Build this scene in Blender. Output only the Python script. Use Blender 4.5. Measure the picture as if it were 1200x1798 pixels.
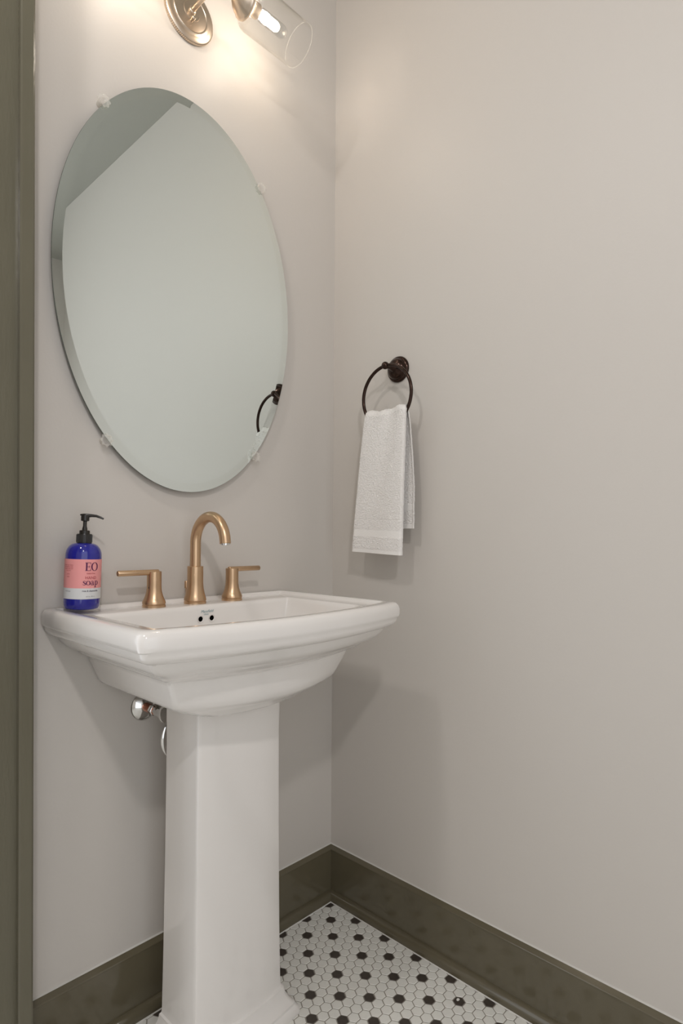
import bpy, bmesh, math
from mathutils import Vector, Matrix, noise
PI = math.pi
S = bpy.context.scene
for o in list(bpy.data.objects): bpy.data.objects.remove(o)
C = S.collection

# ------------------------------------------------------------------ camera
YAW, PITCH, ROLL, F = 0.80786, 0.01174, 0.0062, 1035.96
fwd = Vector((math.sin(YAW)*math.cos(PITCH), math.cos(YAW)*math.cos(PITCH), math.sin(PITCH)))
rt = Vector((math.cos(YAW), -math.sin(YAW), 0)); up = rt.cross(fwd)
r2 = math.cos(ROLL)*rt + math.sin(ROLL)*up; u2 = -math.sin(ROLL)*rt + math.cos(ROLL)*up
M = Matrix(((r2.x, u2.x, -fwd.x, -1.2421), (r2.y, u2.y, -fwd.y, -1.2225), (r2.z, u2.z, -fwd.z, 1.0446), (0, 0, 0, 1)))
cd = bpy.data.cameras.new('camera'); cam = bpy.data.objects.new('camera', cd); C.objects.link(cam)
cam.matrix_world = M
cd.sensor_fit = 'VERTICAL'; cd.sensor_height = 36; cd.lens = F*36/1798; cd.shift_y = 32.43/1798; cd.clip_start = .02
S.camera = cam

# ------------------------------------------------------------------ light
w = bpy.data.worlds.new('world'); S.world = w; w.use_nodes = True
w.node_tree.nodes['Background'].inputs[0].default_value = (0.92, 0.955, 1.0, 1)
w.node_tree.nodes['Background'].inputs[1].default_value = 1.45
vs = S.view_settings; vs.view_transform = 'Standard'; vs.look = 'None'; vs.gamma = 1; vs.use_curve_mapping = False
vs.exposure = 0.12
def area(name, loc, target, size, power, col):
    l = bpy.data.lights.new(name, 'AREA'); l.shape = 'DISK'; l.size = size; l.energy = power; l.color = col
    o = bpy.data.objects.new(name, l); C.objects.link(o); o.location = loc
    o.rotation_euler = (Vector(target)-Vector(loc)).to_track_quat('-Z', 'Y').to_euler(); return o
area('hall_ceiling_light', (-1.65, -2.0, 2.55), (-.5, -.3, 1.0), .11, 11.5, (1, .97, .97))
area('room_ceiling_light', (-1.5, -.56, 2.62), (-.5, -.45, .6), .14, 5.2, (1, .96, .93))

# ------------------------------------------------------------------ materials
def nodes(name):
    m = bpy.data.materials.new(name); m.use_nodes = True; nt = m.node_tree
    return m, nt, nt.nodes['Principled BSDF']
def mat(name, col, rough=.5, metal=0, spec=.5, coat=0, bump=None, var=None, trans=0, ior=1.45, sheen=0, emit=None):
    m, nt, b = nodes(name)
    b.inputs['Base Color'].default_value = (*col, 1); b.inputs['Roughness'].default_value = rough
    b.inputs['Metallic'].default_value = metal; b.inputs['Specular IOR Level'].default_value = spec
    b.inputs['Coat Weight'].default_value = coat; b.inputs['Coat Roughness'].default_value = .06
    b.inputs['Transmission Weight'].default_value = trans; b.inputs['IOR'].default_value = ior
    b.inputs['Sheen Weight'].default_value = sheen
    if emit: b.inputs['Emission Color'].default_value = (*emit[0], 1); b.inputs['Emission Strength'].default_value = emit[1]
    tc = nt.nodes.new('ShaderNodeTexCoord')
    if bump:
        scale, strength, dist, stretch = bump
        mp = nt.nodes.new('ShaderNodeMapping'); mp.inputs['Scale'].default_value = stretch
        nz = nt.nodes.new('ShaderNodeTexNoise'); nz.inputs['Scale'].default_value = scale; nz.inputs['Detail'].default_value = 3
        bp = nt.nodes.new('ShaderNodeBump'); bp.inputs['Strength'].default_value = strength; bp.inputs['Distance'].default_value = dist
        nt.links.new(tc.outputs['Object'], mp.inputs[0]); nt.links.new(mp.outputs[0], nz.inputs['Vector'])
        nt.links.new(nz.outputs['Fac'], bp.inputs['Height']); nt.links.new(bp.outputs[0], b.inputs['Normal'])
    if var:
        sc, amt = var
        nz = nt.nodes.new('ShaderNodeTexNoise'); nz.inputs['Scale'].default_value = sc; nz.inputs['Detail'].default_value = 4
        mx = nt.nodes.new('ShaderNodeMix'); mx.data_type = 'RGBA'
        mx.inputs['A'].default_value = tuple(c*(1-amt) for c in col)+(1,); mx.inputs['B'].default_value = tuple(min(1, c*(1+amt)) for c in col)+(1,)
        nt.links.new(tc.outputs['Object'], nz.inputs['Vector']); nt.links.new(nz.outputs['Fac'], mx.inputs['Factor'])
        nt.links.new(mx.outputs['Result'], b.inputs['Base Color'])
    return m
WALL = mat('wall_paint', (.575, .535, .49), .46, spec=.38, bump=(160, .08, .002, (1, 1, 1)), var=(1.6, .012))
CEIL = mat('ceiling_paint', (.46, .45, .41), .8, spec=.2, bump=(120, .06, .002, (1, 1, 1)))
OLIVE = mat('olive_trim_paint', (.112, .095, .060), .15, spec=.7, bump=(70, .10, .002, (1, 1, 1)), var=(9, .10))
BRUSHED_OLIVE = mat('olive_jamb_paint', (.125, .113, .078), .26, spec=.55, bump=(90, .30, .002, (1.6, 1, .35)), var=(6, .12))
CHINA = mat('white_vitreous_china', (.79, .755, .72), .12, spec=.5, coat=.5)
TILE_W = mat('white_hex_tile', (.80, .785, .735), .26, spec=.45, var=(60, .05))
TILE_B = mat('black_hex_tile', (.062, .050, .042), .28, spec=.45, var=(80, .25))
GROUT = mat('tile_grout', (.33, .305, .265), .9, spec=.2, var=(200, .15))
CAULK = mat('white_caulk', (.62, .60, .56), .6)
def brushed(name, col, rough, stretch):
    return mat(name, col, rough, metal=1, bump=(260, .16, .0006, stretch), var=(30, .05))
GOLD = brushed('brushed_bronze_gold', (.60, .41, .255), .33, (1, 1, .06))
GOLDX = brushed('brushed_bronze_gold_lever', (.60, .41, .255), .33, (.06, 1, 1))
CHAMP = brushed('champagne_brass', (.66, .55, .44), .32, (1, 1, 1))
CHROME = mat('polished_chrome', (.72, .71, .69), .07, metal=1)
COPPER = mat('copper_pipe', (.50, .20, .12), .32, metal=1, var=(60, .2))
BRONZE = mat('oil_rubbed_bronze', (.040, .022, .016), .22, metal=.85, spec=.5, coat=.08)
MIRROR = mat('mirror_silver', (.80, .865, .855), .0, metal=1)
BEVEL = mat('mirror_bevel_silver', (.79, .85, .835), .0, metal=1)
GLASS_EDGE = mat('mirror_glass_edge', (.10, .12, .10), .2)
DARK = mat('hole_shade_and_screw', (.06, .047, .035), .6)  # dark tone for the shade inside the overflow holes, also the set screw
TOWEL = mat('white_terry_cotton', (.80, .765, .73), .95, spec=.1, bump=(620, .55, .003, (1, 1, 1)), sheen=.25)
BAND = mat('woven_towel_band', (.80, .77, .735), .9, spec=.1, bump=(900, .25, .001, (1, 1, .4)), sheen=.1)
PUMP = mat('black_pump_plastic', (.022, .019, .016), .22, spec=.5)
PINK = mat('pink_label_paper', (.80, .33, .32), .5, spec=.3)
WHITE_LABEL = mat('white_label_paper', (.66, .66, .66), .5, spec=.3)
PURPLE = mat('purple_ink', (.10, .012, .07), .6)
REDINK = mat('red_ink', (.38, .055, .07), .6)
GREYINK = mat('grey_ink', (.10, .09, .12), .6)
TEAL = mat('teal_ink', (.17, .30, .33), .5)
def cobalt():
    m, nt, b = nodes('cobalt_plastic'); b.inputs['Base Color'].default_value = (.028, .030, .42, 1)
    b.inputs['Roughness'].default_value = .08; b.inputs['Coat Weight'].default_value = .6
    b.inputs['Subsurface Weight'].default_value = 0; b.inputs['Transmission Weight'].default_value = .45; b.inputs['IOR'].default_value = 1.4
    return m
COBALT = cobalt()
def clear(name, tint, refl, rough, frost=0):
    # thin clear glass: mostly transparent, stronger reflection at grazing angles
    m = bpy.data.materials.new(name); m.use_nodes = True; nt = m.node_tree; nt.nodes.clear()
    out = nt.nodes.new('ShaderNodeOutputMaterial'); tr = nt.nodes.new('ShaderNodeBsdfTransparent'); gl = nt.nodes.new('ShaderNodeBsdfGlossy')
    mx = nt.nodes.new('ShaderNodeMixShader'); fr = nt.nodes.new('ShaderNodeLayerWeight'); fr.inputs['Blend'].default_value = .5
    pw = nt.nodes.new('ShaderNodeMath'); pw.operation = 'POWER'; pw.inputs[1].default_value = 3.5
    ml = nt.nodes.new('ShaderNodeMath'); ml.operation = 'MULTIPLY_ADD'; ml.inputs[1].default_value = refl; ml.inputs[2].default_value = .025
    tr.inputs[0].default_value = (*tint, 1); gl.inputs['Roughness'].default_value = rough; gl.inputs[0].default_value = (.95, .94, .92, 1)
    nt.links.new(fr.outputs['Facing'], pw.inputs[0]); nt.links.new(pw.outputs[0], ml.inputs[0]); nt.links.new(ml.outputs[0], mx.inputs[0])
    nt.links.new(tr.outputs[0], mx.inputs[1]); nt.links.new(gl.outputs[0], mx.inputs[2])
    last = mx.outputs[0]
    if frost:
        df = nt.nodes.new('ShaderNodeBsdfDiffuse'); df.inputs[0].default_value = (.86, .84, .80, 1)
        m2 = nt.nodes.new('ShaderNodeMixShader'); m2.inputs[0].default_value = frost
        nt.links.new(last, m2.inputs[1]); nt.links.new(df.outputs[0], m2.inputs[2]); last = m2.outputs[0]
    nt.links.new(last, out.inputs[0]); return m
SHADE = clear('clear_shade_glass', (.992, .992, .988), .85, .04)
CLIP = clear('clear_clip_plastic', (.97, .96, .94), .5, .08, .22)
RIM = clear('whitened_glass_rim', (.99, .99, .98), .45, .1, .09)  # white mixed into the glass to paint its bright edge highlight
GLOW = mat('lit_filament_glow', (1, .9, .75), .5, emit=((1, .80, .58), 28))

# ------------------------------------------------------------------ helpers
def add(name, verts, faces, m, parent=None, smooth=True, mats=None, fm=None, loc=None):
    me = bpy.data.meshes.new(name); me.from_pydata([tuple(v) for v in verts], [], faces)
    for x in (mats or [m]): me.materials.append(x)
    if fm: me.polygons.foreach_set('material_index', fm)
    bm = bmesh.new(); bm.from_mesh(me); bmesh.ops.recalc_face_normals(bm, faces=bm.faces); bm.to_mesh(me); bm.free()
    if smooth: me.polygons.foreach_set('use_smooth', [True]*len(me.polygons)); me.set_sharp_from_angle(angle=math.radians(38))
    me.update()
    o = bpy.data.objects.new(name, me); C.objects.link(o)
    if parent: o.parent = parent
    if loc: o.location = loc
    return o
def thing(name, label, cat, loc, group=None):
    o = bpy.data.objects.new(name, None); C.objects.link(o); o.location = loc; o.empty_display_size = .05
    o['label'] = label; o['category'] = cat
    if group: o['group'] = group
    return o
def structure(o): o['kind'] = 'structure'; return o
def grid_faces(nr, nc, closed=True, cap0=False, cap1=False):
    f = []
    for i in range(nr-1):
        for j in range(nc if closed else nc-1):
            k = (j+1) % nc; f.append((i*nc+j, i*nc+k, (i+1)*nc+k, (i+1)*nc+j))
    if cap0: f.append(tuple(range(nc))[::-1])
    if cap1: f.append(tuple((nr-1)*nc+j for j in range(nc)))
    return f
AX = {'z': (Vector((1, 0, 0)), Vector((0, 1, 0)), Vector((0, 0, 1))),
      'x': (Vector((0, 1, 0)), Vector((0, 0, 1)), Vector((1, 0, 0))),
      'y': (Vector((1, 0, 0)), Vector((0, 0, 1)), Vector((0, 1, 0)))}
def lathe(prof, c=(0, 0, 0), axis='z', n=40, sign=1):
    a, b, d = AX[axis]; c = Vector(c); v = []
    for r, h in prof:
        for j in range(n):
            t = 2*PI*j/n; v.append(c + a*math.cos(t)*r + b*math.sin(t)*r + d*h*sign)
    return v, grid_faces(len(prof), n, True, prof[0][0] > 1e-5, prof[-1][0] > 1e-5)
def lathe_closed(prof, c=(0, 0, 0), axis='z', n=40, sign=1):   # ring section, closed loop (hollow walls)
    v, _ = lathe(prof, c, axis, n, sign); f = grid_faces(len(prof), n)
    L = len(prof)-1
    for j in range(n): f.append((L*n+j, L*n+(j+1) % n, (j+1) % n, j))
    return v, f
def tube(path, r, n=16, cap=True):
    P = [Vector(p) for p in path]; v = []; prev = None
    for i, p in enumerate(P):
        t = (P[min(i+1, len(P)-1)] - P[max(i-1, 0)]).normalized()
        if prev is None: a = t.orthogonal().normalized()
        else: a = (prev - t*prev.dot(t)).normalized()
        prev = a; b = t.cross(a); rr = r[i] if isinstance(r, (list, tuple)) else r
        for j in range(n):
            q = 2*PI*j/n; v.append(p + a*math.cos(q)*rr + b*math.sin(q)*rr)
    return v, grid_faces(len(P), n, True, cap, cap)
def join(*parts):
    V, Fc = [], []
    for v, f in parts:
        k = len(V); V += list(v); Fc += [tuple(i+k for i in q) for q in f]
    return V, Fc
def box(a, b):
    (x0, y0, z0), (x1, y1, z1) = a, b
    v = [(x0, y0, z0), (x1, y0, z0), (x1, y1, z0), (x0, y1, z0), (x0, y0, z1), (x1, y0, z1), (x1, y1, z1), (x0, y1, z1)]
    return v, [(0, 3, 2, 1), (4, 5, 6, 7), (0, 1, 5, 4), (1, 2, 6, 5), (2, 3, 7, 6), (3, 0, 4, 7)]
def sphere(c, r, n=20, m=12):
    return lathe([(max(r*math.sin(PI*i/m), 1e-6), -r*math.cos(PI*i/m)) for i in range(m+1)], c, 'z', n)
def sweep2(prof, line):   # profile (offset from wall, z) swept along a mitred plan line
    v = []
    for (px, py, dx, dy) in line:
        for d, z in prof: v.append((px+dx*d, py+dy*d, z))
    n = len(prof); f = []
    for i in range(len(line)-1):
        for j in range(n): k = (j+1) % n; f.append((i*n+j, i*n+k, (i+1)*n+k, (i+1)*n+j))
    f.append(tuple(range(n))); f.append(tuple((len(line)-1)*n+j for j in range(n)))
    return v, f

# ------------------------------------------------------------------ room shell
RX, RY, RZ = -2.7, -2.8, 2.80
structure(add('wall_back', *box((-.90, 0, -.02), (.12, .12, RZ)), WALL, smooth=False))
structure(add('wall_right', *box((0, RY, -.02), (.12, 0, RZ)), WALL, smooth=False))
structure(add('wall_left', *box((-1.0, -.085, -.02), (-.880, .12, RZ)), WALL, smooth=False))
structure(add('wall_bevel_backdrop', *box((-.72, RY-.12, -.02), (.12, RY, RZ)), WALL, smooth=False))  # added partial wall, out of view, gives the mirror bevel something to reflect
structure(add('wall_light_block', *box((RX-.12, RY, -.02), (RX, .12, RZ)), WALL, smooth=False))  # added unseen wall that keeps ambient light off the right wall
structure(add('ceiling', *box((RX, RY, RZ), (.12, .12, RZ+.1)), CEIL, smooth=False))
# baseboards with eased top edge and a rounded shoe moulding
H0 = .148
base = [(0, .0), (.014, 0), (.014, .1365), (.0150, .1375), (.0150, .1400), (.0142, .1412), (.0062, .1472), (.005, H0), (0, H0)]
shoe = [(.0141, 0), (.0285, 0), (.0285, .008), (.0275, .015), (.0245, .021), (.020, .0245), (.0141, .026)]
for nm, line in (('baseboard_back', [(-.880, 0, 0, -1), (0, 0, -1, -1)]), ('baseboard_right', [(0, 0, -1, -1), (0, RY, -1, 0)])):
    o = structure(add(nm, *sweep2(base, line), OLIVE, smooth=False))
    add('shoe_moulding', *sweep2(shoe, line), OLIVE, parent=o)
# fine bead of caulk at the foot of the shoe and along the top of the boards
tr = structure(add('trim_2', *join(sweep2([(.0284, .0), (.0305, 0), (.0284, .002)], [(-.880, 0, 0, -1), (0, 0, -1, -1), (0, RY, -1, 0)]),
     sweep2([(0, H0-.0005), (.0055, H0-.0005), (0, H0+.0016)], [(-.880, 0, 0, -1), (0, 0, -1, -1), (0, RY, -1, 0)])), CAULK, smooth=False))
# olive door jamb with stop and casing edge on the left
jf, _ = None, None
outline = [(-1.02, -.088), (-.8885, -.088), (-.8885, -.100), (-.886, -.103), (-.868, -.103), (-.8645, -.1005), (-.8635, -.096), (-.8635, -.06), (-1.02, -.06)]
jv = [(x+.0130, y, 0) for x, y in outline] + [(x-.0130, y, RZ) for x, y in outline]; n = len(outline)
structure(add('trim_1', jv, [tuple(range(n)), tuple(range(n, 2*n))]+[(i, (i+1) % n, n+(i+1) % n, n+i) for i in range(n)], BRUSHED_OLIVE, smooth=False))
# hexagon mosaic floor, black tile every fourth place of every second row
def hexfloor():
    p = .02545; x0, y0 = -.08298, -.08337; rs = p*math.sqrt(3)/2
    V = [(RX, RY, -.0012), (.0, RY, -.0012), (.0, 0, -.0012), (RX, 0, -.0012)]; Fc = [(0, 1, 2, 3)]; fm = [2]
    ro = (p-.0021)/math.sqrt(3); ri = ro-.0009
    k0 = int((x0-0)/rs)-1; k1 = int((x0-RX)/rs)
    ca = [(math.cos(PI/3*q), math.sin(PI/3*q)) for q in range(6)]
    for k in range(k0, k1):
        X = x0-k*rs
        if X > -.012: continue
        for nn in range(-3, int((y0-RY)/p)-1):
            odd = k % 2; Y = y0-(nn+.5*odd)*p
            if Y > -.012: continue
            blk = (not odd) and (nn-k) % 4 == 0
            b = len(V)
            V += [(X+c*ro, Y+s*ro, -.0011) for c, s in ca]; V += [(X+c*ri, Y+s*ri, 0) for c, s in ca]
            Fc.append(tuple(range(b+6, b+12))); fm.append(int(blk))
            for q in range(6): Fc.append((b+q, b+(q+1) % 6, b+6+(q+1) % 6, b+6+q)); fm.append(int(blk))
    # one chipped black tile shows its white body
    b = len(V); cx, cy = x0+3**.5*p*(4-4)+.002, y0-2*p*8+.004
    V += [(cx+.0042*math.cos(q*PI/4)*(1+.2*(q % 3)), cy+.0034*math.sin(q*PI/4), .0004) for q in range(8)]; Fc.append(tuple(range(b, b+8))); fm.append(0)
    structure(add('floor', V, Fc, None, smooth=False, mats=[TILE_W, TILE_B, GROUT], fm=fm))
    return x0, y0, p
hexfloor()

# ------------------------------------------------------------------ pedestal sink
SX = -.5
sink = thing('pedestal_sink', 'white china pedestal sink with stepped rim under the oval mirror', 'sink', (SX, 0, 0))
def ring(hw, yf, yb, z, r=.012, bow=.042, rb=.004, dip=0):
    """plan outline, clockwise from back left; front bows out"""
    pts = []; ns, nc, nf = 14, 7, 36
    for i in range(ns): t = i/ns; pts.append((-hw, yb-rb+(yf+r-yb+rb)*t))
    for i in range(nc): a = PI/2*i/nc; pts.append((-hw+r-r*math.cos(a), yf+r-r*math.sin(a)))
    for i in range(nf): t = i/nf; pts.append((-hw+r+(2*hw-2*r)*t, yf))
    for i in range(nc): a = PI/2*i/nc; pts.append((hw-r+r*math.sin(a), yf+r-r*math.cos(a)))
    for i in range(ns): t = i/ns; pts.append((hw, yf+r+(yb-rb-yf-r)*t))
    for i in range(3): a = PI/2*i/3; pts.append((hw-rb+rb*math.cos(a), yb-rb+rb*math.sin(a)))
    for i in range(nf): t = i/nf; pts.append((hw-rb-(2*hw-2*rb)*t, yb))
    for i in range(3): a = PI/2*i/3; pts.append((-hw+rb-rb*math.sin(a), yb-rb+rb*math.cos(a)))
    out = []
    for x, y in pts:
        wgt = max(0, min(1, (yb-y)/(yb-yf))); wgt = wgt*wgt
        k = max(0, 1-(x/hw)**2)
        out.append(Vector((x, y-bow*k*wgt, z-dip*k*wgt)))
    return out
HW, YF, ZT = .3144, -.400, .901
B0 = -.003
rows = []
def R_(d, z, r=.012, df=None, yb=B0, rb=.004, bow=.042, dip=0): rows.append(ring(HW-d, YF+(d if df is None else df), yb, z, r, bow, rb, dip))
# underside centre -> body -> steps -> rim -> deck -> bowl
R_(.235, .700, .03, df=.13, yb=-.05, bow=.015)
R_(.190, .706, .03, df=.125, yb=-.03, bow=.02)
R_(.150, .722, .03, df=.115, yb=-.01, bow=.03, dip=.002)
R_(.121, .738, .014, df=.100, bow=.038, dip=.008)
R_(.114, .746, .010, df=.094, bow=.040, dip=.008)
R_(.110, .757, .008, df=.090, bow=.041, dip=.006)
R_(.096, .788, .008, df=.079)
R_(.093, .7955, .008, df=.077)
R_(.089, .7985, .009, df=.072)
R_(.078, .803, .010, df=.062)
R_(.073, .808, .010, df=.056)
R_(.070, .812, .010, df=.052)
R_(.060, .8165, .010, df=.044)
R_(.048, .823, .009, df=.034)
R_(.038, .832, .009, df=.027)
R_(.032, .841, .008, df=.022)
R_(.030, .8445, .008, df=.020)
R_(.022, .847, .008, df=.013)
R_(.011, .853, .009, df=.007)
R_(.007, .860, .009, df=.004)
R_(.0055, .8665, .009, df=.003)
R_(.002, .869, .009, df=.001)
R_(.0005, .874, .009)
R_(.000, .886, .010)
R_(.0015, .894, .013)
R_(.0055, .8992, .014)
R_(.011, .901, .014)
R_(.024, .901, .014, yb=-.010)
R_(.0265, .9000, .014, yb=-.013)
R_(.0285, .8965, .014, yb=-.016)
R_(.033, .8930, .014, yb=-.019)
R_(.062, .8925, .018, df=.052, yb=-.084, bow=.030)
R_(.067, .8915, .020, df=.056, yb=-.0885, bow=.028)
R_(.070, .889, .022, df=.060, yb=-.0915, bow=.027)
R_(.073, .882, .024, df=.063, yb=-.0935, bow=.027)
R_(.082, .850, .030, df=.070, yb=-.098, bow=.025)
R_(.095, .815, .040, df=.082, yb=-.108, bow=.02, rb=.02)
R_(.125, .788, .050, df=.105, yb=-.13, bow=.012, rb=.04)
R_(.190, .775, .05, df=.140, yb=-.17, bow=.004, rb=.05)
R_(.270, .770, .02, df=.170, yb=-.20, bow=0, rb=.02)
nc = len(rows[0]); V = [p for r in rows for p in r]
basin = add('basin', V, grid_faces(len(rows), nc, True, True, True), CHINA, parent=sink)
# pedestal column: flat front and sides with small chamfered corners, moulded foot
def pring(hw, yf, yb, z, ch=.010):
    return [Vector(p+(z,)) for p in ((-hw, yb), (-hw, (yb+yf)/2), (-hw, yf+ch), (-hw+ch*.3, yf+ch*.3), (-hw+ch, yf), (-hw*.5, yf-.006), (0, yf-.008), (hw*.5, yf-.006), (hw-ch, yf), (hw-ch*.3, yf+ch*.3), (hw, yf+ch), (hw, (yb+yf)/2), (hw, yb))]
PR = [(.141, .0), (.1415, .008), (.139, .015), (.134, .0195), (.1335, .0245), (.1300, .0265), (.1240, .034), (.1190, .044), (.1165, .053), (.1160, .0575), (.1122, .0600), (.1108, .066), (.1105, .076), (.1085, .20), (.1065, .42), (.1055, .62), (.107, .715)]
V = []
for h, z in PR: V += pring(h, -.2236-(h-.1065), -.105-.0+(0 if h < .113 else (h-.113)*.6), z)
V = [v+Vector((.0075, 0, 0)) for v in V]
add('pedestal', V, grid_faces(len(PR), 13, True, True, True), CHINA, parent=sink)
# overflow holes, maker's mark, drain
for k in (-1, 1):
    x = .0005+k*.0145; y = -.0968; z = .8625
    h = add('overflow_hole', *lathe_closed([(.0058, 0), (.0078, 0), (.0085, -.0016), (.0080, -.0022), (.0058, -.0012)], (x, y, z), 'y', 28), CHINA, parent=sink)
    add('hole_shade_disc', *lathe([(.0059, -.0004), (.00001, -.0004)], (x, y, z), 'y', 28), DARK, parent=h)  # flat disc; the shade of the hole is put into its dark colour
dr = add('drain', *lathe([(.022, 0), (.022, .002), (.019, .0035), (.012, .003), (.00001, .0045)], (0, -.215, .770), 'z', 32), CHROME, parent=sink)
def text(name, body, size, m, parent, place, shear=0, thick=.0):
    cu = bpy.data.curves.new(name, 'FONT'); cu.body = body; cu.size = size; cu.align_x = 'CENTER'; cu.shear = shear; cu.offset = thick; cu.resolution_u = 3
    tmp = bpy.data.objects.new(name, cu); C.objects.link(tmp)
    me0 = bpy.data.meshes.new_from_object(tmp.evaluated_get(bpy.context.evaluated_depsgraph_get()))
    vv = [place(v.co.x, v.co.y) for v in me0.vertices]; ff = [tuple(p.vertices) for p in me0.polygons]
    bpy.data.objects.remove(tmp); bpy.data.curves.remove(cu); bpy.data.meshes.remove(me0)
    return add(name, vv, ff, m, parent=parent, smooth=False)
text('maker_mark', 'Mansfield', .0085, TEAL, sink, lambda x, y: (x+.004, -.0952+(.884-.8835-y)*.0-.0006, .8755+y), shear=.3)
text('maker_mark', 'china', .006, TEAL, sink, lambda x, y: (x+.001, -.0962, .8700+y), shear=.3)

# ------------------------------------------------------------------ faucet
FY, DZ = -.053, .8927
fa = thing('faucet', 'brushed bronze gold widespread faucet with high arched spout on the sink deck', 'faucet', (SX, FY, DZ))
flare = lambda rb, rn, h0, h1: [(rb, 0), (rb, .0045), (rb-.0012, .0055), (rb-.0012, .0068), (rb, .0075), (rb-.0005, .0120)] + \
    [(rn+(rb-rn-.0005)*(1-t/8)**2.1, .0120+(h0-.0120)*t/8) for t in range(1, 9)] + [(rn, h1-.001), (rn-.001, h1)]
sb = add('spout_base', *lathe(flare(.0250, .0178, .052, .0845)+[(.0122, .0845)], (0, 0, 0), 'z', 48), GOLD, parent=fa)
path = [(0, 0, .07), (0, 0, .10), (0, 0, .138)]
Rr, zc = .0575, .138
for i in range(1, 29):
    a = math.radians(173)*i/28; path.append((0, -Rr+Rr*math.cos(a), zc+Rr*math.sin(a)))
a = math.radians(173); path.append((0, path[-1][1]-.001, path[-1][2]-.008))
spout = add('spout', *tube(path, .0120, 32), GOLD, parent=fa)
e = Vector(path[-1])
add('aerator', *join(tube([e, e+Vector((0, -.0002, -.0025))], .0105, 28), tube([e+Vector((0, 0, -.002)), e+Vector((0, 0, -.0032))], .0085, 24)), CHROME, parent=spout)
add('lift_rod', *join(tube([(-.006, .027, -.004), (-.006, .027, .035)], .0022, 12), lathe([(.0022, .032), (.0046, .034), (.0046, .048), (.0036, .050), (.00001, .050)], (-.006, .027, 0), 'z', 20)), GOLD, parent=fa)
for s in (-1, 1):
    cx = s*.1016
    h = add('handle', *lathe(flare(.0245, .0152, .046, .0765), (cx, 0, 0), 'z', 44), GOLD, parent=fa)
    x0, x1 = cx-s*.010, cx+s*.082
    pr = [(.00001, 0), (.0050, .0), (.0060, .0012), (.0060, .0908), (.0052, .092), (.00001, .092)]
    add('lever', *lathe(pr, (x0, 0, .0745), 'x', 24, s), GOLDX, parent=h)
    if s < 0: add('set_screw', *lathe([(.0020, 0), (.00001, .0002)], (cx-.0150, -.004, .042), 'x', 14, -1), DARK, parent=h)

# ------------------------------------------------------------------ oval mirror
MX, MZ, MA, MB = -.5017, 1.606, .3055, .458
mir = thing('oval_mirror', 'oval frameless mirror held by clear clips on the wall above the sink', 'mirror', (MX, 0, MZ))
N = 160
def ell(a, b, y): return [Vector((a*math.cos(2*PI*i/N), y, b*math.sin(2*PI*i/N))) for i in range(N)]
bw = .020
add('mirror_glass', ell(MA-bw, MB-bw, -.0180), [tuple(range(N))], MIRROR, parent=mir, smooth=False)
add('bevel', ell(MA-bw, MB-bw, -.0180)+ell(MA, MB, -.0171), grid_faces(2, N), BEVEL, parent=mir, smooth=False)
add('polished_edge', ell(MA, MB, -.0171)+ell(MA+.0004, MB+.0004, -.0150)+ell(MA, MB, -.0128)+ell(MA-.03, MB-.03, -.0128), grid_faces(4, N, True, False, True), GLASS_EDGE, parent=mir)
for (x, z) in ((-.7055, 1.949), (-.2895, 1.956), (-.691, 1.247), (-.304, 1.247)):
    lx, lz = x-MX, z-MZ; nx, nz = lx/MA**2, lz/MB**2; L = math.hypot(nx, nz); nx /= L; nz /= L
    th = math.atan2(lz/MB, lx/MA); ex, ez = MA*math.cos(th), MB*math.sin(th)
    cx, cz = ex+nx*.004, ez+nz*.004
    cv, cf = [], []
    prof = [(.0075, -.0002), (.0085, -.012), (.0085, -.0185), (.0120, -.0192), (.0132, -.0212), (.0118, -.0235), (.0075, -.0250), (.004, -.0246), (.00001, -.0225)]
    nn = 32
    for r, h in prof:
        for j in range(nn):
            t = 2*PI*j/nn; rr = r*(1+.13*math.cos(8*t)*(1 if h < -.019 else 0))
            cv.append(Vector((cx+rr*math.cos(t), h, cz+rr*math.sin(t))))
    add('mirror_clip', cv, grid_faces(len(prof), nn, True, True, False), CLIP, parent=mir)

# ------------------------------------------------------------------ sconce
LZ, LY = 2.272, -.120
lamp = thing('wall_sconce', 'brass wall light with clear glass cylinder shades above the oval mirror', 'wall light', (SX, 0, 2.277))
LZ = .008
bp_ = [(.0640, 0), (.0640, .002)]
plate = lathe([(.0635, 0), (.0635, .0085), (.0618, .0100), (.052, .0118), (.0460, .0128), (.0445, .0142), (.0430, .0142), (.0415, .0130), (.030, .0150), (.0215, .0160), (.0205, .0178), (.00001, .0182)], (0, 0, 0), 'y', 72, -1)
bplate = add('backplate', *plate, CHAMP, parent=lamp)
kn = []; kf = []
for i in range(96):   # knurled rim: fine slanted ridges
    t0, t1, t2 = [2*PI*(i+q)/96 for q in (0, .5, 1)]; b = len(kn)
    for t, r in ((t0, .0634), (t1, .0647), (t2, .0634)):
        for y, sh in ((-.0015, 0), (-.0080, .5)): tt = t+sh*2*PI/96; kn.append((r*math.cos(tt), y, r*math.sin(tt)))
    kf += [(b, b+1, b+3, b+2), (b+2, b+3, b+5, b+4)]
add('knurled_rim', kn, kf, CHAMP, parent=bplate, smooth=False)
add('screw_knob', *lathe([(.0036, .014), (.0036, .022), (.0046, .0225), (.0046, .0275), (.0030, .029), (.00001, .029)], (0, 0, -.021), 'y', 20, -1), CHAMP, parent=bplate)
arm = [(0, -.016, 0), (0, -.06, 0), (0, LY, LZ)]
add('arm', *join(tube(arm, .0055, 20), tube([(-.115, LY, LZ), (.115-.085, LY, LZ)], .0055, 20), sphere((0, LY, LZ), .0115),
    lathe([(.0090, .016), (.0090, .021), (.0075, .023), (.0055, .024)], (0, 0, 0), 'y', 24, -1)), CHAMP, parent=lamp)
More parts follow.
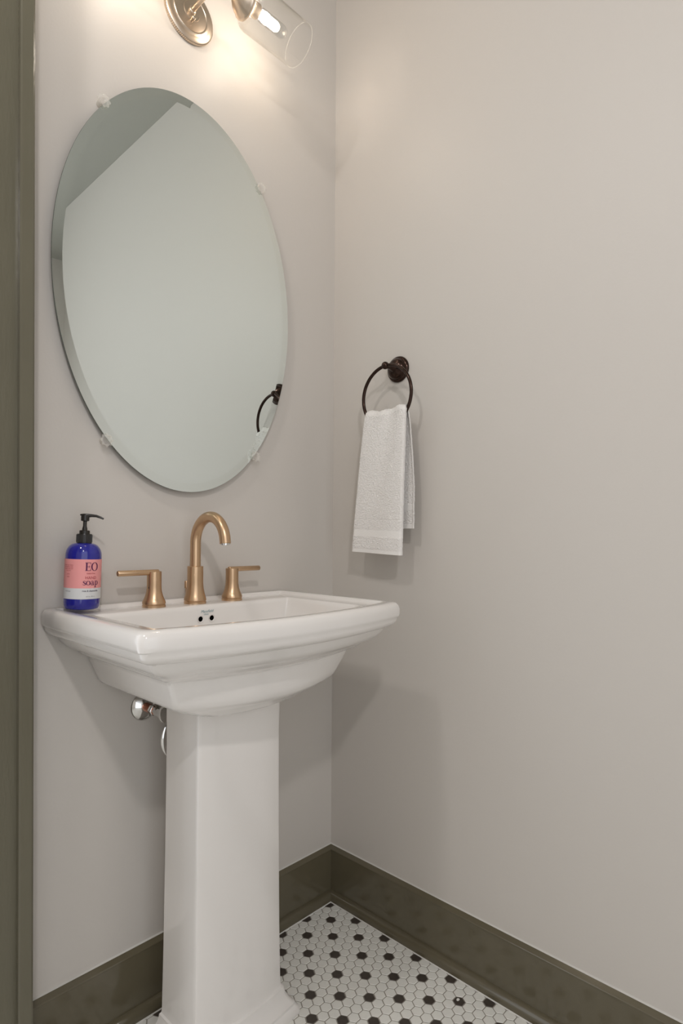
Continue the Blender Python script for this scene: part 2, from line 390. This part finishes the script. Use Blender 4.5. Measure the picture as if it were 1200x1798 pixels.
for s in (-1, 1):
    cup = [(.00001, .024), (.0080, .0245), (.0130, .028), (.0150, .034), (.0148, .040), (.0125, .044), (.0125, .046), (.0180, .050), (.0250, .056), (.0310, .064), (.0345, .072), (.0370, .074), (.0380, .078), (.0370, .082), (.0335, .085), (.0280, .086), (.0165, .086), (.0165, .112), (.0150, .114), (.00001, .114)]
    add('socket', *lathe(cup, (0, LY, LZ), 'x', 56, s), CHAMP, parent=lamp)
    gs = [(.029, .0865), (.041, .0868), (.0470, .0890), (.0502, .094), (.0512, .100), (.0512, .2420), (.0499, .2420), (.0499, .1005), (.0480, .093), (.041, .0885), (.029, .0880)]
    sh = add('glass_shade', *lathe_closed(gs, (0, LY, LZ), 'x', 72, s), SHADE, parent=lamp)
    add('rim_highlight', *lathe_closed([(.0499, .2422), (.0512, .2422), (.0514, .2428), (.0512, .2434), (.0499, .2434), (.0497, .2428)], (0, LY, LZ), 'x', 96, s), RIM, parent=sh)  # bead added to draw the bright outline at the open end of the shade
    bl = [(.010, .113), (.0130, .117), (.0148, .124), (.0150, .182), (.0142, .190), (.0105, .197), (.005, .2005), (.00001, .201)]
    bu = add('bulb', *lathe(bl, (0, LY, LZ), 'x', 32, s), SHADE, parent=lamp)
    add('filament', *lathe([(.00001, .122), (.0085, .124), (.0108, .132), (.0108, .168), (.0080, .175), (.00001, .177)], (0, LY, LZ), 'x', 24, s), GLOW, parent=bu)
    l = bpy.data.lights.new('bulb_light', 'POINT'); l.energy = 1.65; l.shadow_soft_size = .022; l.color = (1, .90, .80)
    lo = bpy.data.objects.new('bulb_light', l); C.objects.link(lo); lo.parent = lamp; lo.location = (s*.150, LY, LZ)

# ------------------------------------------------------------------ towel ring and towel
RYc = -.2435
tring = thing('towel_ring', 'oil rubbed bronze towel ring on the right wall', 'towel ring', (0, RYc, 1.4945))
mt = lathe([(.0345, 0), (.0350, .003), (.0335, .0065), (.0300, .0085), (.0285, .0090), (.0275, .0135), (.0235, .0190), (.0170, .0225), (.0110, .0250), (.0085, .0300), (.0070, .0420), (.0068, .0500)], (0, 0, 0), 'x', 48, -1)
add('mount', *mt, BRONZE, parent=tring)
add('ball', *sphere((-.057, 0, -.001), .0100), BRONZE, parent=tring)
RR = .0800; rc = Vector((-.055, -.0035, 1.4135-1.4945))
add('ring', *tube([rc+Vector((0, RR*math.sin(2*PI*i/96), RR*math.cos(2*PI*i/96))) for i in range(97)], .0045, 16, False), BRONZE, parent=tring)

def towel():
    nu, nv = 96, 420; V = []
    ztop = 1.368; zf, zb = 1.003, 1.069
    Lf, Lb = ztop-zf, ztop-zb; Ltop = .030; LT = Lf+Lb+Ltop
    def lerp(a, b, t): return a+(b-a)*t
    bands = []
    for j in range(nv+1):
        s = LT*j/nv
        if s < Lf: side = 0; h = s; z = zf+h; x = -.069
        elif s > Lf+Ltop: side = 2; h = s-Lf-Ltop; z = ztop-h; x = -.038
        else:
            side = 1; a = PI*(s-Lf)/Ltop; z = ztop+.0135*math.sin(a); x = -.0535-.0155*math.cos(a)
        for i in range(nu+1):
            t = i/nu
            k = max(0, min(1, (ztop-z)/(ztop-zf)))
            if side == 0: ya, yb = lerp(-.184, -.140, k**.85), lerp(-.319, -.306, k)
            elif side == 2: kk = min(1, k*1.2); ya, yb = lerp(-.190, -.165, kk), lerp(-.308, -.327, min(1, kk*1.6)**.7)
            else: q = (s-Lf)/Ltop; ya, yb = lerp(-.184, -.190, q), lerp(-.319, -.306, q)
            y = lerp(ya, yb, t)
            # soft folds, strongest where the cloth hangs on the ring
            g = math.exp(-k*5)
            xx = x; zz = z
            sgn = -1 if side == 0 else (1 if side == 2 else -math.cos(PI*(s-Lf)/Ltop))
            xx += sgn*(.0022*math.sin(t*7.5+k*2.2)+.0018*math.sin(t*15+1+k*3)*g)
            if side == 0: xx += -.006*k*(1-(2*t-1)**2)*.5
            sag = (-.0045*math.exp(-((t-.42)/.16)**2)+.002*math.sin(t*17)+.003*max(0, t-.62)/.38-.002)
            zz += sag*math.exp(-k*22)
            if side == 0: zz += lerp(.004, -.003, t)*k
            if side == 2: zz += lerp(.0, -.001, t)*k
            # selvedge rounding at the vertical edges
            e_ = min(t, 1-t)*abs(yb-ya)
            xx += -sgn*.0030*max(0, 1-e_/.006)**2
            # pile and woven bands
            d = h if side == 0 else (zz-zb if side == 2 else 1)
            flat = (.044 < d < .062) or d < .010
            groove = (abs(d-.088) < .0010)
            nz = noise.noise(Vector((y*420, z*420+side*50, 3)))*.0016 + noise.noise(Vector((y*900, z*900, side*9)))*.0012
            off = .0006+nz*.2 if flat else .0011+nz
            if groove: off = .0004
            if side == 1: V.append(Vector((xx, y, zz+off)))
            else: V.append(Vector((xx+sgn*off, y, zz)))
    n1 = len(V); W = nu+1
    # thickness: inner surface offset
    for j in range(nv+1):
        s = LT*j/nv
        for i in range(W):
            v = V[j*W+i]
            if s < Lf: d = Vector((.0058, 0, 0))
            elif s > Lf+Ltop: d = Vector((-.0058, 0, 0))
            else: a = PI*(s-Lf)/Ltop; d = Vector((math.cos(a)*.0058, 0, -math.sin(a)*.0058))
            V.append(v+d)
    Fc = []; fm = []
    for j in range(nv):
        s = LT*(j+.5)/nv; dd = s if s < Lf else (LT-s if s > Lf+Ltop else 1)
        bnd = 1 if (.044 < dd < .062 or dd < .010) else 0
        for i in range(nu):
            a = j*W+i; Fc.append((a, a+1, a+1+W, a+W)); fm.append(bnd)
            b = a+n1; Fc.append((b, b+W, b+1+W, b+1)); fm.append(bnd)
        for i in (0, nu): a = j*W+i; Fc.append((a, a+W, a+W+n1, a+n1)); fm.append(bnd)
    for j in (0, nv):
        for i in range(nu): a = j*W+i; Fc.append((a, a+1, a+1+n1, a+n1)); fm.append(1)
    o = add('hand_towel', V, Fc, None, mats=[TOWEL, BAND], fm=fm)
    o['label'] = 'white terry hand towel folded over the bronze ring'; o['category'] = 'towel'
    return o
towel()

# ------------------------------------------------------------------ soap bottle
BX, BY = -.7525, -.0440
soap = thing('soap_bottle', 'cobalt blue pump soap bottle with pink and white label on the left of the sink', 'soap bottle', (BX, BY, ZT))
soap.rotation_euler = Matrix.Rotation(math.radians(1.7), 3, Vector((.67, .74, 0)).normalized()).to_euler()
BR = .0335
body = [(.00001, .0012), (.026, .0), (.0305, .0015), (.0327, .006), (BR, .013), (BR, .104)]
for i in range(1, 13):
    a = PI/2*i/12; body.append((.0125+(BR-.0125)*math.cos(a)**.9 if i < 12 else .0125, .104+.0255*math.sin(a)))
body += [(.0120, .134), (.00001, .134)]
add('bottle', *lathe(body, (0, 0, 0), 'z', 64), COBALT, parent=soap)
pump = add('pump', *join(lathe_closed([(.0080, .1290), (.0138, .1290), (.0142, .1300), (.0142, .1460), (.0136, .1475), (.0080, .1475)], (0, 0, 0), 'z', 48),
    lathe([(.0098, .147), (.0098, .1535), (.0090, .1545), (.0050, .1545), (.0048, .158), (.0036, .163), (.0036, .175)], (0, 0, 0), 'z', 32)), PUMP, parent=soap)
# ribs of the screw collar
rv = []
for i in range(36):
    t = 2*PI*i/36; c = Vector((.0143*math.cos(t), .0143*math.sin(t), 0)); rv.append(tube([c+Vector((0, 0, .131)), c+Vector((0, 0, .146))], .0005, 6))
add('collar_ribs', *join(*rv), PUMP, parent=pump)
D = Vector((.80, -.60, 0)).normalized(); nrm = Vector((-D.y, D.x, 0))
nz_ = [(-.006, .1790, .006), (-.009, .1835, .004)]
head = lathe([(.0040, .172), (.0078, .1735), (.0080, .181), (.0074, .1845), (.00001, .1852)], (0, 0, 0), 'z', 28)
spv = tube([Vector((0, 0, .1832))+D*d+Vector((0, 0, z)) for d, z in ((-.0095, .0022), (-.004, .0008), (.004, .0004), (.012, .0010), (.021, .0004), (.029, -.0022), (.035, -.0048))], [.0012, .0038, .0042, .0030, .0026, .0022, .0016], 14)
add('nozzle', *join(head, spv), PUMP, parent=pump)
# label wraps the bottle; lettering sits on it. angle 0 faces the camera
ang0 = math.atan2(-1.2225-BY, -1.2421-BX)
def wrap(r, x, z): a = ang0 + x/BR; return (r*math.cos(a), r*math.sin(a), z)
def band(z0, z1, m, nm, parent, r):
    n_ = 72; v = []; arc = 2*PI*.93
    for z in (z0, z1):
        for i in range(n_+1): a = ang0+.0-arc/2+arc*i/n_; v.append((r*math.cos(a), r*math.sin(a), z))
    return add(nm, v, [(i, i+1, n_+2+i, n_+1+i) for i in range(n_)], m, parent=parent)
label = band(.0220, .0985, PINK, 'label', soap, BR+.0003)
band(.0215, .0425, WHITE_LABEL, 'white_band', label, BR+.00045)
def letters(nm, strokes, m, x0, z0, sc):
    """strokes: polylines of (x, y, width), width drawn horizontally-biased like a didone face"""
    parts = []
    for st in strokes:
        L, Rr_ = [], []
        dense = []
        for a, b in zip(st[:-1], st[1:]):
            for q in range(4): t = q/4; dense.append(tuple(a[i]+(b[i]-a[i])*t for i in range(3)))
        dense.append(st[-1])
        for i, (x, y, wd) in enumerate(dense):
            a = dense[max(0, i-1)]; b = dense[min(len(dense)-1, i+1)]
            dx, dy = b[0]-a[0], b[1]-a[1]; l = math.hypot(dx, dy) or 1
            nx, ny = -dy/l, dx/l
            L.append((x+nx*wd/2, y+ny*wd/2)); Rr_.append((x-nx*wd/2, y-ny*wd/2))
        n_ = len(L); v = [wrap(BR+.0009, x0+x*sc, z0+y*sc) for x, y in L+Rr_]
        parts.append((v, [(i, i+1, n_+i+1, n_+i) for i in range(n_-1)]))
    return add(nm, *join(*parts), m, parent=label, smooth=False)
def oval(cx, cy, rx, ry, thick, thin, a0=0, a1=360, n=28):
    return [(cx+rx*math.cos(math.radians(a0+(a1-a0)*i/n)), cy+ry*math.sin(math.radians(a0+(a1-a0)*i/n)),
             thin+(thick-thin)*abs(math.cos(math.radians(a0+(a1-a0)*i/n)))**1.5) for i in range(n+1)]
tn, tk = .05, .17
Eg = [[(.16, 0, tk), (.16, 1, tk)], [(0, .025, tn), (.62, .025, tn)], [(0, .975, tn), (.62, .975, tn)], [(.2, .5, tn), (.48, .5, tn)],
      [(.62, 0, tn), (.62, .26, tn)], [(.62, 1, tn), (.62, .76, tn)], [(.48, .38, tn), (.48, .62, tn)]]
Og = [oval(1.13, .5, .37, .49, tk, tn)]
sc = .0150
# in this face x grows to the viewer's right
TXc = .0150
letters('lettering', Eg+Og, PURPLE, TXc-.0115, .0765, .0160)
def shift(st, dx): return [[(x+dx, y, w_) for x, y, w_ in s_] for s_ in st]
s_g = [[(.42, .50, tn), (.36, .60, .06), (.22, .64, tn), (.09, .54, .09), (.12, .42, .13), (.28, .32, .15), (.40, .22, .13), (.40, .08, .09), (.25, .0, tn), (.10, .03, .06), (.04, .15, tn)]]
o_g = [oval(.30, .32, .26, .31, .15, tn)]
a_g = [[(.10, .50, .09), (.16, .61, .06), (.30, .63, tn), (.42, .54, .1), (.43, .3, .13), (.43, .06, .13), (.50, .0, .06), (.58, .04, tn)], oval(.25, .17, .17, .17, .11, tn)]
p_g = [[(.17, .62, .13), (.17, -.34, .13)], [(.02, .61, tn), (.2, .61, tn)], [(.02, -.34, tn), (.34, -.34, tn)], oval(.36, .32, .22, .31, .14, tn)]
letters('lettering', s_g+shift(o_g, .50)+shift(a_g, 1.14)+shift(p_g, 1.78), PURPLE, TXc-.0150, .0488, .0125)
tw = lambda cx, z: (lambda x, y: wrap(BR+.0009, cx+x, z+y))
text('lettering', 'HAND', .0075, REDINK, label, tw(TXc, .0605))
text('lettering', 'ESSENTIAL', .0036, REDINK, label, tw(TXc, .0700))
text('lettering', 'rose & chamomile', .0042, GREYINK, label, tw(TXc, .0362), thick=.0001)
text('lettering', '16 fl oz  473 ml', .0027, GREYINK, label, tw(TXc, .0258))
for i, (z, wd) in enumerate(((.0862, 'hand soap cleans'), (.0826, 'and softens with'), (.0792, 'organic aloe and'), (.0758, 'pure oils'), (.0690, 'gently'), (.0640, 'vegan'))):
    text('lettering', wd, .0030, REDINK, label, tw(-.0285, z))
text('lettering', 'eoproducts', .0028, GREYINK, label, tw(-.0285, .0360))

# ------------------------------------------------------------------ plumbing below the basin
vz = .668
val = thing('shutoff_valve', 'chrome water shutoff valve on copper stub under the left of the basin', 'valve', (-.594, 0, vz))
add('wall_flange', *lathe([(.0310, 0), (.0315, .0015), (.0290, .0050), (.0200, .0095), (.0130, .0120), (.0105, .0125)], (0, 0, 0), 'y', 40, -1), CHROME, parent=val)
add('stub_pipe', *lathe([(.0098, .006), (.0098, .050)], (0, 0, 0), 'y', 24, -1), COPPER, parent=val)
vb = add('valve_body', *join(lathe([(.0110, .036), (.0122, .038), (.0122, .048), (.0098, .049), (.0098, .074), (.0075, .080), (.00001, .080)], (0, 0, 0), 'y', 6, -1),
    lathe([(.0075, 0), (.0075, .022), (.0100, .0225), (.0100, .034), (.0060, .035), (.0060, .040)], (0, -.062, 0), 'z', 6)), CHROME, parent=val)
hv = []
ho, hf = lathe([(.00001, .0), (.0165, 0), (.0185, .003), (.0185, .007), (.0165, .010), (.00001, .0105)], (0, 0, 0), 'y', 32, -1)
add('valve_handle', [Vector((v.x*.62, v.y-.080, v.z)) for v in ho], hf, CHROME, parent=val)
add('supply_hose', *tube([(0, -.062, .038), (.004, -.061, .060), (.012, -.058, .090)], .0052, 14), CHROME, parent=val)
dp = thing('drain_pipe', 'chrome drain pipe and wall flange mostly hidden behind the pedestal', 'pipe', (-.5, 0, .580))
add('wall_flange', *lathe([(.0520, 0), (.0530, .002), (.0480, .006), (.030, .010), (.0200, .012)], (0, 0, 0), 'y', 44, -1), CHROME, parent=dp)
pp = [(0, -.002, 0), (0, -.030, 0)]+[(0, -.055-.022*math.sin(PI/2*i/6)+.0, .0-.0+.0*i) for i in range(1, 7)]
pp = [(0, -.002, 0), (0, -.04, 0), (0, -.065, -.004), (0, -.085, -.015), (0, -.090, -.030), (0, -.098, .0), (0, -.100, .12)]
pp = [(0, -.002, 0), (0, -.03, 0)]+[(0, -.03-.035*math.sin(a_), -.035+.035*math.cos(a_)) for a_ in [PI/2*i/8 for i in range(1, 9)]]
add('pipe', *tube(pp, .0165, 24), CHROME, parent=dp)
